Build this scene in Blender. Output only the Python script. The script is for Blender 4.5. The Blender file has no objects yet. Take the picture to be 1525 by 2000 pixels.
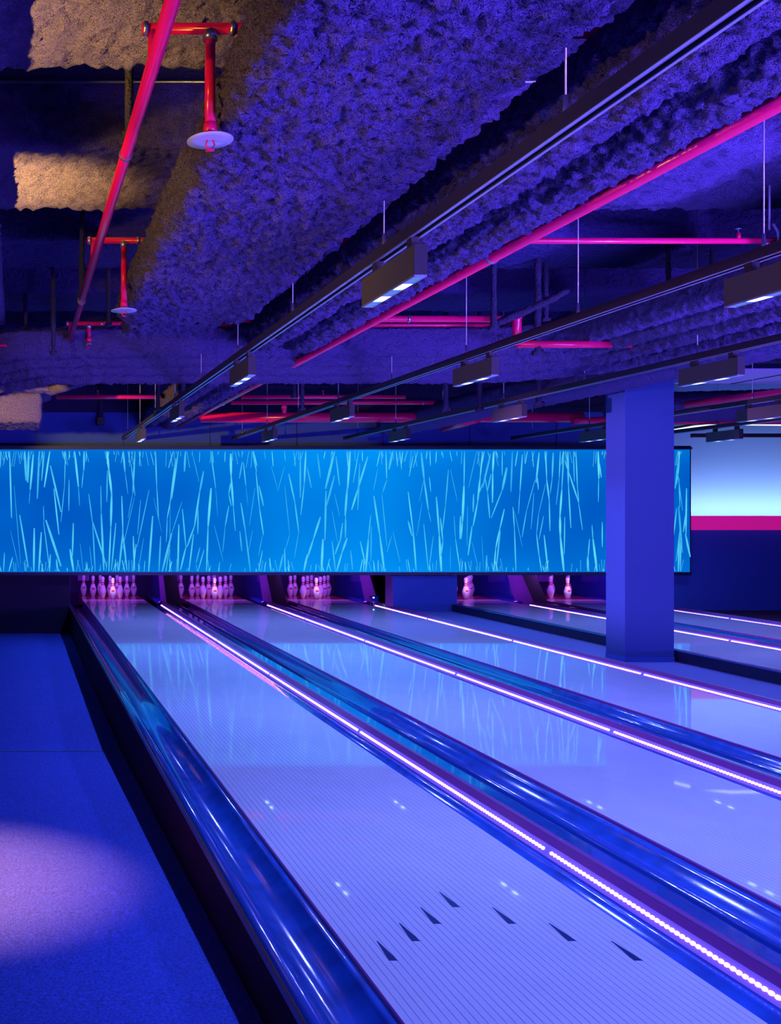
import bpy, bmesh, math, random
from mathutils import Vector, Matrix, noise

# ------------------------------------------------------------------ camera
F = 1909.0            # focal length in pixels of the 1525 x 2000 frame
CX, CY, H = 33.5, 1003.0, 1.498
scene = bpy.context.scene
cam_data = bpy.data.cameras.new('camera')
cam_data.sensor_fit = 'HORIZONTAL'
cam_data.sensor_width = 36.0
cam_data.lens = F / 1525.0 * 36.0
cam_data.shift_x = (762.5 - CX) / 1525.0
cam_data.shift_y = (CY - 1000.0) / 1525.0
cam_data.clip_start = 0.05
cam_data.clip_end = 200
cam = bpy.data.objects.new('camera', cam_data)
scene.collection.objects.link(cam)
cam.location = (0, 0, H)
cam.rotation_euler = (math.pi / 2, 0, 0)
scene.camera = cam

# ------------------------------------------------------------------ world, exposure
w = bpy.data.worlds.new('world'); scene.world = w; w.use_nodes = True
w.node_tree.nodes['Background'].inputs[0].default_value = (0.02, 0.03, 0.2, 1)
w.node_tree.nodes['Background'].inputs[1].default_value = 0.02
scene.view_settings.view_transform = 'Standard'
scene.view_settings.look = 'None'
scene.view_settings.gamma = 1.0
scene.view_settings.use_curve_mapping = False
scene.view_settings.exposure = 0.0
scene.cycles.use_denoising = True
scene.cycles.max_bounces = 6
scene.cycles.sample_clamp_indirect = 4.0
scene.cycles.caustics_reflective = False
scene.cycles.caustics_refractive = False

def area_light(name, loc, aim, sx, sy, power, color, spread=180, parent=None):
    d = bpy.data.lights.new(name, 'AREA'); d.shape = 'RECTANGLE'
    d.size = sx; d.size_y = sy; d.energy = power; d.color = color
    d.spread = math.radians(spread)
    o = bpy.data.objects.new(name, d); scene.collection.objects.link(o)
    o.location = loc
    o.rotation_euler = (Vector(aim) - Vector(loc)).to_track_quat('-Z', 'Y').to_euler()
    return o

def spot_light(name, loc, aim, power, color, cone, blend=0.6, radius=0.03):
    d = bpy.data.lights.new(name, 'SPOT'); d.energy = power; d.color = color
    d.spot_size = math.radians(cone); d.spot_blend = blend; d.shadow_soft_size = radius
    o = bpy.data.objects.new(name, d); scene.collection.objects.link(o)
    o.location = loc
    o.rotation_euler = (Vector(aim) - Vector(loc)).to_track_quat('-Z', 'Y').to_euler()
    return o

VIOLET = (0.22, 0.11, 1.0)
BLUE = (0.17, 0.24, 1.0)
WARM = (1.0, 0.58, 0.07)
# added fill lights out of view that brighten the ceiling and beams
area_light('added_ceiling_fill', (4.4, -1.0, 0.35), (3.0, 3.8, 4.0), 4.0, 0.25, 400, VIOLET, 105)
area_light('added_beam_fill', (6.6, 2.6, 0.05), (4.9, 5.9, 3.9), 0.6, 0.6, 210, VIOLET, 72)
area_light('added_ceiling_fill', (10.5, 1.5, 0.15), (9.0, 8.0, 4.0), 3.0, 0.25, 150, VIOLET, 110)
# blue house lights above the approach
area_light('approach_downlight', (5.0, -2.5, 3.1), (7.0, 9.0, 0.8), 5.0, 0.25, 60, (0.004, 0.07, 1.0), 110)
# added unseen violet spot that brightens the left face of the pillar
spot_light('added_pillar_fill', (-2.4, 7.4, 1.9), (6.4, 10.4, 1.5), 4800, (0.60, 0.22, 1.0), 19, 0.7, 0.05)
# warm lamps of the lounge on the left
spot_light('lounge_spot', (-1.9, 3.6, 2.62), (0.9, 6.4, 3.2), 170, WARM, 75, 0.5, 0.04)
spot_light('lounge_spot', (-1.7, 1.6, 2.62), (0.9, 4.0, 3.2), 110, WARM, 80, 0.5, 0.04)
spot_light('lounge_ceiling_spot', (-0.60, 5.95, 2.60), (0.02, 6.22, 3.62), 700, WARM, 54, 0.9, 0.02)
spot_light('lounge_ceiling_spot', (-0.85, 3.95, 2.60), (0.10, 4.25, 3.62), 420, WARM, 52, 0.9, 0.02)
spot_light('lounge_spot', (-1.8, 8.6, 2.3), (0.0, 11.6, 2.75), 1500, WARM, 34, 0.5, 0.04)
spot_light('lounge_low_spot', (-1.9, 2.6, 1.6), (2.05, 4.8, 3.0), 140, WARM, 55, 0.6, 0.04)
spot_light('lounge_downlight', (-0.80, 4.6, 3.2), (-0.45, 4.80, -0.3), 2600, (1.0, 0.26, 0.13), 36, 1.0, 0.03)

# ------------------------------------------------------------------ materials
MATS = {}
def principled(name, base, rough=0.5, metal=0.0, spec=0.5, coat=0.0, coat_rough=0.05,
               emit=None, estr=0.0, bump=None, var=None):
    """bump: list of (scale, strength, distance, kind); var: (scale, amount) brightness mottling"""
    m = bpy.data.materials.new(name); m.use_nodes = True
    nt = m.node_tree; b = nt.nodes['Principled BSDF']
    b.inputs['Base Color'].default_value = (*base, 1)
    b.inputs['Roughness'].default_value = rough
    b.inputs['Metallic'].default_value = metal
    b.inputs['Specular IOR Level'].default_value = spec
    b.inputs['Coat Weight'].default_value = coat
    b.inputs['Coat Roughness'].default_value = coat_rough
    if emit:
        b.inputs['Emission Color'].default_value = (*emit, 1)
        b.inputs['Emission Strength'].default_value = estr
    tc = None
    if bump or var:
        tc = nt.nodes.new('ShaderNodeTexCoord')
        geo = nt.nodes.new('ShaderNodeNewGeometry')
    if var:
        n = nt.nodes.new('ShaderNodeTexNoise'); n.inputs['Scale'].default_value = var[0]
        n.inputs['Detail'].default_value = 5
        nt.links.new(geo.outputs['Position'], n.inputs['Vector'])
        mr = nt.nodes.new('ShaderNodeMapRange')
        mr.inputs['From Min'].default_value = 0.3; mr.inputs['From Max'].default_value = 0.7
        mr.inputs['To Min'].default_value = 1 - var[1]; mr.inputs['To Max'].default_value = 1 + var[1]
        nt.links.new(n.outputs['Fac'], mr.inputs['Value'])
        mx = nt.nodes.new('ShaderNodeMix'); mx.data_type = 'RGBA'; mx.blend_type = 'MULTIPLY'
        mx.inputs['Factor'].default_value = 1
        mx.inputs['A'].default_value = (*base, 1)
        nt.links.new(mr.outputs['Result'], mx.inputs['B'])
        nt.links.new(mx.outputs['Result'], b.inputs['Base Color'])
    if bump:
        prev = None
        for sc, st, dist, kind in bump:
            if kind == 'noise':
                n = nt.nodes.new('ShaderNodeTexNoise'); n.inputs['Scale'].default_value = sc
                n.inputs['Detail'].default_value = 3; out = n.outputs['Fac']
            elif kind == 'voronoi':
                n = nt.nodes.new('ShaderNodeTexVoronoi'); n.inputs['Scale'].default_value = sc
                out = n.outputs['Distance']
            else:
                n = nt.nodes.new('ShaderNodeTexWave'); n.inputs['Scale'].default_value = sc
                n.bands_direction = 'X'; out = n.outputs['Fac']
                n.inputs['Distortion'].default_value = 0.6
            nt.links.new(geo.outputs['Position'], n.inputs['Vector'])
            bp = nt.nodes.new('ShaderNodeBump'); bp.inputs['Strength'].default_value = st
            bp.inputs['Distance'].default_value = dist
            nt.links.new(out, bp.inputs['Height'])
            if prev: nt.links.new(prev.outputs['Normal'], bp.inputs['Normal'])
            prev = bp
        nt.links.new(prev.outputs['Normal'], b.inputs['Normal'])
    MATS[name] = m
    return m

def emitter(name, color, strength):
    m = bpy.data.materials.new(name); m.use_nodes = True
    nt = m.node_tree; nt.nodes.clear()
    e = nt.nodes.new('ShaderNodeEmission'); o = nt.nodes.new('ShaderNodeOutputMaterial')
    e.inputs[0].default_value = (*color, 1); e.inputs[1].default_value = strength
    nt.links.new(e.outputs[0], o.inputs[0])
    MATS[name] = m
    return m

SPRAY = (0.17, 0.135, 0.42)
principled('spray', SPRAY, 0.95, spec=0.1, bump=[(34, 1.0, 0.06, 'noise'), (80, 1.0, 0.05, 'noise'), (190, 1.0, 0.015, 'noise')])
principled('spray_far_dimmed', (0.055, 0.045, 0.20), 0.95, spec=0.1, bump=[(26, 1.0, 0.04, 'noise'), (90, 0.8, 0.012, 'noise')])  # darker copy of spray, light falloff put into the far beams' colour
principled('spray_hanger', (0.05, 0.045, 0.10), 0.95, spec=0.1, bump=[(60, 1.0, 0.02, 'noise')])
principled('deck_black', (0.035, 0.03, 0.10), 0.9, spec=0.1, bump=[(30, 0.9, 0.03, 'noise')])
principled('red_pipe', (0.90, 0.008, 0.13), 0.20, spec=0.5)
principled('steel', (0.55, 0.58, 0.7), 0.3, metal=0.9)
principled('disc_steel', (0.6, 0.62, 0.85), 0.35, metal=0.2)
principled('cable', (0.75, 0.75, 0.85), 0.4, metal=0.4)
principled('black_metal', (0.035, 0.03, 0.04), 0.45)
principled('fixture_grey', (0.10, 0.095, 0.095), 0.5)
principled('track_slot', (0.55, 0.6, 0.85), 0.3, metal=0.7)
principled('lane_board', (0.76, 0.74, 0.82), 0.35, spec=0.15, coat=0.95, coat_rough=0.025, var=(3.0, 0.04))
principled('lane_edge', (0.85, 0.55, 0.75), 0.3)
principled('lane_joint', (0.03, 0.035, 0.12), 0.5)
principled('lane_arrow', (0.005, 0.02, 0.13), 0.35)
principled('pin_deck', (0.55, 0.05, 0.10), 0.25, coat=0.6)
principled('deck_strip', (0.9, 0.85, 0.9), 0.3)
principled('gutter', (0.012, 0.10, 0.42), 0.17, spec=0.8, coat=0.8, coat_rough=0.06,
           bump=[(160, 0.06, 0.002, 'noise')], var=(9, 0.25))
principled('rail', (0.010, 0.08, 0.38), 0.15, spec=0.9, coat=1.0, coat_rough=0.05,
           bump=[(5, 0.2, 0.02, 'noise')])
principled('cap', (0.30, 0.05, 0.30), 0.3, spec=0.6, coat=0.3)
principled('cap_edge', (0.55, 0.4, 0.75), 0.25, metal=0.6)
principled('led_channel', (0.55, 0.35, 0.95), 0.35, coat=0.3)
principled('copper_edge', (0.75, 0.38, 0.25), 0.25, metal=0.8)
emitter('led_bead', (0.80, 0.26, 1.2), 14.5)
principled('carpet', (0.075, 0.14, 0.75), 0.95, spec=0.1, bump=[(58, 0.5, 0.006, 'wave'), (320, 0.5, 0.003, 'noise')], var=(90, 0.35))
principled('fascia', (0.09, 0.012, 0.030), 0.8, spec=0.2, bump=[(200, 0.4, 0.003, 'noise')])
principled('pillar_paint', (0.04, 0.095, 0.32), 0.7, spec=0.2, bump=[(250, 0.08, 0.002, 'noise')])
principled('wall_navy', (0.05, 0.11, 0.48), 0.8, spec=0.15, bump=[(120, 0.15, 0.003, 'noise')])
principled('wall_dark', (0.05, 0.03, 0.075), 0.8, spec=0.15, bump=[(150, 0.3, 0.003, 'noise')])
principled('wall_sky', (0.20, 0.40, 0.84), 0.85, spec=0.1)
principled('ledge_magenta_glow', (0.80, 0.03, 0.28), 0.6, emit=(0.42, 0.004, 0.16), estr=1.0)  # emission added to brighten the ledge, which is no lamp
principled('walkway', (0.14, 0.15, 0.42), 0.55, spec=0.3, bump=[(180, 0.25, 0.003, 'noise')])
principled('curb', (0.012, 0.014, 0.06), 0.4)
principled('screen_case', (0.01, 0.012, 0.05), 0.45)
principled('pin_white', (0.88, 0.85, 0.9), 0.22, coat=0.6)
principled('pin_red', (0.8, 0.01, 0.06), 0.3)
principled('kick_black', (0.008, 0.006, 0.012), 0.5)
principled('kick_violet', (0.40, 0.12, 0.60), 0.5)
principled('kick_blue', (0.03, 0.06, 0.55), 0.12, spec=0.9, coat=1.0)
principled('pit_curtain', (0.05, 0.02, 0.14), 0.8)
principled('white_panel', (0.62, 0.60, 0.85), 0.6)
emitter('cove_tube', (0.85, 1.0, 1.0), 1.3)
emitter('lamp_cell', (0.55, 0.80, 1.25), 5.0)
emitter('lamp_cell_dim', (0.12, 0.25, 0.9), 0.9)
emitter('sensor', (0.4, 0.9, 1.0), 3.0)

def screen_material():
    m = bpy.data.materials.new('screen_light'); m.use_nodes = True
    nt = m.node_tree; nt.nodes.clear()
    a = nt.nodes.new('ShaderNodeVertexColor'); a.layer_name = 'Col'
    e = nt.nodes.new('ShaderNodeEmission'); o = nt.nodes.new('ShaderNodeOutputMaterial')
    nt.links.new(a.outputs['Color'], e.inputs[0]); e.inputs[1].default_value = 1.0
    nt.links.new(e.outputs[0], o.inputs[0])
    MATS['screen_light'] = m
screen_material()

# ------------------------------------------------------------------ helpers
def link(o): scene.collection.objects.link(o); return o
def at(px, py, Y):
    return Vector(((px - CX) * Y / F, Y, H + (CY - py) * Y / F))

def mesh_obj(name, verts, faces, mat, parent=None, smooth=False):
    me = bpy.data.meshes.new(name); me.from_pydata([tuple(v) for v in verts], [], faces); me.update()
    if smooth: me.polygons.foreach_set('use_smooth', [True] * len(me.polygons))
    me.materials.append(MATS[mat])
    o = bpy.data.objects.new(name, me); link(o)
    if parent: o.parent = parent
    return o
def bm_obj(name, bm, mat, parent=None, smooth=False):
    bmesh.ops.recalc_face_normals(bm, faces=bm.faces)
    me = bpy.data.meshes.new(name); bm.to_mesh(me); bm.free()
    if smooth: me.polygons.foreach_set('use_smooth', [True] * len(me.polygons))
    me.materials.append(MATS[mat])
    o = bpy.data.objects.new(name, me); link(o)
    if parent: o.parent = parent
    return o
def share(name, src, parent, loc=(0, 0, 0)):
    o = src.copy(); o.name = name; link(o); o.parent = parent; o.location = loc
    return o
def thing(name, label, cat, loc=(0, 0, 0), group=None):
    o = bpy.data.objects.new(name, None); link(o); o.location = loc; o.empty_display_size = 0.1
    o['label'] = label; o['category'] = cat
    if group: o['group'] = group
    return o
def tag(o, label, cat, group=None):
    o['label'] = label; o['category'] = cat
    if group: o['group'] = group
    return o
def struct(o, label=None):
    o['kind'] = 'structure'
    if label: o['label'] = label
    return o

def bm_box(bm, x0, x1, y0, y1, z0, z1, bevel=0.0):
    vs = [bm.verts.new(p) for p in ((x0,y0,z0),(x1,y0,z0),(x1,y1,z0),(x0,y1,z0),(x0,y0,z1),(x1,y0,z1),(x1,y1,z1),(x0,y1,z1))]
    fs = [bm.faces.new([vs[i] for i in f]) for f in ((0,3,2,1),(4,5,6,7),(0,1,5,4),(1,2,6,5),(2,3,7,6),(3,0,4,7))]
    if bevel:
        es = set(e for f in fs for e in f.edges)
        bmesh.ops.bevel(bm, geom=list(es), offset=bevel, segments=2, affect='EDGES', profile=0.6)
def box(name, x0, x1, y0, y1, z0, z1, mat, parent=None, bevel=0.0):
    bm = bmesh.new(); bm_box(bm, x0, x1, y0, y1, z0, z1, bevel)
    return bm_obj(name, bm, mat, parent)

def prism_y(name, prof, y0, y1, mat, parent=None, smooth=False, closed=True):
    """extrude an (x, z) outline along Y"""
    n = len(prof)
    verts = [(x, y0, z) for x, z in prof] + [(x, y1, z) for x, z in prof]
    rng = range(n) if closed else range(n - 1)
    faces = [(i, (i + 1) % n, n + (i + 1) % n, n + i) for i in rng]
    if closed: faces += [tuple(range(n))[::-1], tuple(range(n, 2 * n))]
    bm = bmesh.new()
    bv = [bm.verts.new(v) for v in verts]
    for f in faces: bm.faces.new([bv[i] for i in f])
    o = bm_obj(name, bm, mat, parent)
    if smooth:
        me = o.data
        for p in me.polygons: p.use_smooth = len(p.vertices) == 4
    return o

def tube(name, pts, r, mat, parent=None, seg=14, caps=True):
    """round tube along a polyline"""
    verts, faces = [], []
    pts = [Vector(p) for p in pts]
    for i, p in enumerate(pts):
        t = (pts[min(i + 1, len(pts) - 1)] - pts[max(i - 1, 0)]).normalized()
        up = Vector((0, 0, 1)) if abs(t.z) < 0.9 else Vector((1, 0, 0))
        a = t.cross(up).normalized(); b = a.cross(t).normalized()
        rr = r[i] if isinstance(r, (list, tuple)) else r
        for k in range(seg):
            an = 2 * math.pi * k / seg
            verts.append(p + a * math.cos(an) * rr + b * math.sin(an) * rr)
    for i in range(len(pts) - 1):
        for k in range(seg):
            faces.append((i*seg + k, i*seg + (k+1) % seg, (i+1)*seg + (k+1) % seg, (i+1)*seg + k))
    if caps:
        faces.append(tuple(range(seg))[::-1]); faces.append(tuple(range((len(pts)-1)*seg, len(pts)*seg)))
    o = mesh_obj(name, verts, faces, mat, parent)
    for p in o.data.polygons: p.use_smooth = len(p.vertices) == 4
    return o

def lathe(name, prof, mat, parent=None, seg=20):
    """prof: (r, z)"""
    verts, faces = [], []
    for r, z in prof:
        for k in range(seg):
            a = 2 * math.pi * k / seg
            verts.append((r * math.cos(a), r * math.sin(a), z))
    for i in range(len(prof) - 1):
        for k in range(seg):
            faces.append((i*seg + k, i*seg + (k+1) % seg, (i+1)*seg + (k+1) % seg, (i+1)*seg + k))
    faces.append(tuple(range(seg))[::-1]); faces.append(tuple(range((len(prof)-1)*seg, len(prof)*seg)))
    return mesh_obj(name, verts, faces, mat, parent, smooth=True)

def fuzz(p, nrm, amp, freq=1.0, seed=0.0):
    """lumpy sprayed fibre: two octaves of noise pushed along the normal"""
    q = Vector((p.x, p.y, p.z)) + Vector((seed, seed * 0.7, 0))
    d = noise.noise(q * 9.0 * freq) * 0.5 + noise.noise(q * 22.0 * freq) * 0.9 + noise.noise(q * 48.0 * freq) * 0.9
    return p + nrm * (d * amp)

def resample(poly, step, closed=True):
    out = []
    n = len(poly)
    for i in range(n if closed else n - 1):
        a = Vector(poly[i]); b = Vector(poly[(i + 1) % n])
        k = max(1, int(round((b - a).length / step)))
        for j in range(k): out.append(a + (b - a) * (j / k))
    if not closed: out.append(Vector(poly[-1]))
    return out

def sweep(name, prof, path, amp, step, mat='spray', parent=None, seed=0.0, ends=True):
    """fuzzy duct: closed (lateral, up) outline swept along a 3D path, resampled and roughened"""
    pr = resample(prof, step)
    n = len(pr)
    cen = sum(pr, Vector((0, 0))) / n
    pn = []
    for i in range(n):
        t = pr[(i + 1) % n] - pr[i - 1]
        nn = Vector((t.y, -t.x))
        if nn.length < 1e-6: nn = pr[i] - cen
        nn.normalize()
        pn.append(nn)
    area = sum(pr[i].x * pr[(i+1) % n].y - pr[(i+1) % n].x * pr[i].y for i in range(n))
    if area < 0: pn = [-q for q in pn]
    pa = resample(path, step, closed=False)
    verts, faces = [], []
    m = len(pa)
    for i, p in enumerate(pa):
        t = (pa[min(i + 3, m - 1)] - pa[max(i - 3, 0)]).normalized()
        lat = Vector((t.y, -t.x, 0)).normalized()
        up = lat.cross(t).normalized()
        sc = 1.0
        if ends:
            e = min(i, m - 1 - i) * step
            if e < 0.06: sc = 0.72 + 0.28 * math.sqrt(max(0, 1 - (1 - e / 0.06) ** 2))
        for q, qn in zip(pr, pn):
            c = cen + (q - cen) * sc
            P = p + lat * c.x + up * c.y
            verts.append(fuzz(P, lat * qn.x + up * qn.y, amp, seed=seed))
    for i in range(m - 1):
        for k in range(n):
            faces.append((i*n + k, i*n + (k+1) % n, (i+1)*n + (k+1) % n, (i+1)*n + k))
    faces.append(tuple(range(n))[::-1]); faces.append(tuple(range((m-1)*n, m*n)))
    return mesh_obj(name, verts, faces, mat, parent, smooth=True)

def circle(r, k=20, cx=0, cz=0, sx=1.0):
    return [(cx + r * sx * math.cos(2*math.pi*i/k), cz + r * math.sin(2*math.pi*i/k)) for i in range(k)]
def rrect(x0, x1, z0, z1, r=0.04, k=4):
    out = []
    for cx, cz, a0 in ((x1 - r, z1 - r, 0), (x0 + r, z1 - r, 90), (x0 + r, z0 + r, 180), (x1 - r, z0 + r, 270)):
        for j in range(k + 1):
            a = math.radians(a0 + 90 * j / k); out.append((cx + r * math.cos(a), cz + r * math.sin(a)))
    return out

# ------------------------------------------------------------------ layout numbers
LW = 1.067
PITCH = 1.776
LANES = [1.671, 1.671 + PITCH, 1.671 + 2 * PITCH, 7.834, 7.834 + PITCH]     # lane centres
LANE_NAME = ['leftmost lane', 'second lane', 'third lane', 'fourth lane', 'rightmost lane']
Y0, Y1 = -1.2, 16.9          # lane surface from behind the camera to the pin deck
HEAD = 17.07                 # head pin
SCREEN_Y = 15.55

# ------------------------------------------------------------------ the room
# carpeted side aisle: level far away, ramp rising towards the camera
def aisle_z(y): return -0.43 if y >= 7.9 else -0.43 + (7.9 - y) * 0.0403
bm = bmesh.new()
ys = [15.9, 7.9, 7.88, -4.0]
zz = [aisle_z(15.9), aisle_z(7.9), aisle_z(7.88) + 0.006, aisle_z(-4.0)]
row = []
for y, z in zip(ys, zz):
    row.append([bm.verts.new((-3.2, y, z)), bm.verts.new((0.86, y, z))])
for a, b in zip(row, row[1:]): bm.faces.new([a[0], a[1], b[1], b[0]])
fl = struct(bm_obj('floor', bm, 'carpet'), 'ribbed carpet of the side aisle, ramp towards the viewer')
fb = box('floor_base', -3.2, 18, -4, 20, -0.75, -0.60, 'wall_dark', fl)
box('carpet_seam', -3.2, 0.855, 7.885, 7.91, -0.432, -0.424, 'curb', fl)
wkz = -0.06
wk = struct(box('floor', 6.20, 7.05, -4, 15.9, -0.30, wkz, 'walkway'), 'blue walkway between the lanes by the pillar')
fr = struct(box('floor', 10.74, 18, -4, 15.9, -0.30, wkz, 'wall_dark'), 'dark floor right of the rightmost lane')

wl = struct(box('wall_left', -3.4, -3.2, -4, 16.4, -0.7, 4.2, 'wall_dark'))
wr = struct(box('wall_right', 18.0, 18.2, -4, 16.4, -0.7, 4.2, 'wall_navy'))
wf = struct(box('wall_front', -3.4, 18.2, -4.2, -4.0, -0.7, 4.2, 'wall_dark'))
wb = struct(box('wall_back', -3.4, 10.78, 16.25, 16.40, 2.30, 4.2, 'wall_navy'), 'navy wall above the screen')
box('upper_band', -3.4, 10.78, 16.19, 16.25, 3.18, 3.98, 'deck_black', wb)
for k in range(7):
    xj = 1.76 + (k - 1) * 1.44
    box('panel_joint', xj, xj + 0.012, 16.244, 16.26, 2.55, 3.17, 'curb', wb)
wbl = struct(box('wall_back', -3.4, 0.845, 15.72, 15.9, -0.7, 2.3, 'wall_dark'), 'dark wall below the screen beside the leftmost lane')
# wall to the right of the screen: navy below, magenta ledge, luminous blue wall washed from a cove
wrk = struct(box('wall_back', 10.50, 18.0, 15.72, 15.9, -0.3, 1.235, 'wall_navy'), 'navy wall below the magenta ledge')
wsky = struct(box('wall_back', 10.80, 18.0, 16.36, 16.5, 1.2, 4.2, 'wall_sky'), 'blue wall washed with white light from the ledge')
led = struct(box('trim_1', 10.76, 18.0, 15.60, 15.72, 1.235, 1.462, 'ledge_magenta_glow', bevel=0.006), 'magenta ledge with hidden cove light')
box('ledge_shelf', 10.76, 18.0, 15.72, 16.36, 1.235, 1.30, 'wall_navy', led)
box('cove_lamp', 10.8, 17.9, 15.80, 15.83, 1.31, 1.33, 'cove_tube', led)
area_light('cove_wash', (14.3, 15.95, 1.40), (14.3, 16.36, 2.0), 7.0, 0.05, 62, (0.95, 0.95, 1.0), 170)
# end wall of the walkway
bx = struct(box('wall_back', 6.00, 7.02, 15.60, 15.92, -0.3, 0.505, 'wall_navy'), 'navy end wall of the walkway under the screen')
box('violet_lit_side', 5.994, 6.0, 15.61, 15.92, -0.1, 0.5, 'kick_violet', bx)  # violet light on the wall's left side, put in as a coloured sheet

# ceiling: dark deck, sprayed cross beams
ceil = struct(box('ceiling', -3.4, 18.2, -4.2, 16.4, 3.98, 4.2, 'deck_black'), 'black sprayed ceiling deck')
def beam(y0, y1, z0, x0, x1, step, seed):
    prof = rrect(y0, y1, z0, 4.02, 0.03, 3)
    path = [(x1, 0, 0), (x0, 0, 0)]
    # lateral axis of a path running along -X is +Y
    return sweep('beam', prof, path, 0.028, step, 'spray', ceil, seed, ends=False)
beam(3.55, 4.62, 3.60, -1.6, 8.0, 0.03, 1.0)
beam(5.62, 6.76, 3.60, -1.6, 9.0, 0.03, 2.0)
for y in (7.72, 9.55, 11.4, 13.2, 14.9):
    prof = rrect(y, y + 0.92, 3.66, 4.02, 0.03, 2)
    sweep('beam', prof, [(13, 0, 0), (-2.5, 0, 0)], 0.015, 0.06, 'spray_far_dimmed', ceil, y, ends=False)
# thin steel conduits along the joints of deck and beams
for i, (y, z) in enumerate(((5.55, 3.95), (7.62, 3.93), (9.42, 3.94), (11.25, 3.94), (13.05, 3.93))):
    c = tube('conduit', [(-2.6, y, z), (13, y, z)], 0.011, 'steel', None, 8)
    c['label'] = ['thin steel conduit under the ceiling nearest the camera', 'second thin steel conduit under the ceiling counting from the camera',
                  'third thin steel conduit under the ceiling counting from the camera', 'fourth thin steel conduit under the ceiling counting from the camera',
                  'thin steel conduit under the ceiling farthest from the camera'][i]
    c['category'] = 'conduit'; c['group'] = 'ceiling conduits'

# ------------------------------------------------------------------ lanes
def arc(x0, x1, z0, z1, depth, n=14):
    """trough outline from (x0,z0) to (x1,z1) sagging by depth"""
    out = []
    for i in range(n + 1):
        t = i / n
        s = math.sin(math.pi * t) ** 0.75
        out.append((x0 + (x1 - x0) * t, z0 + (z1 - z0) * t - depth * s))
    return out

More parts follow.
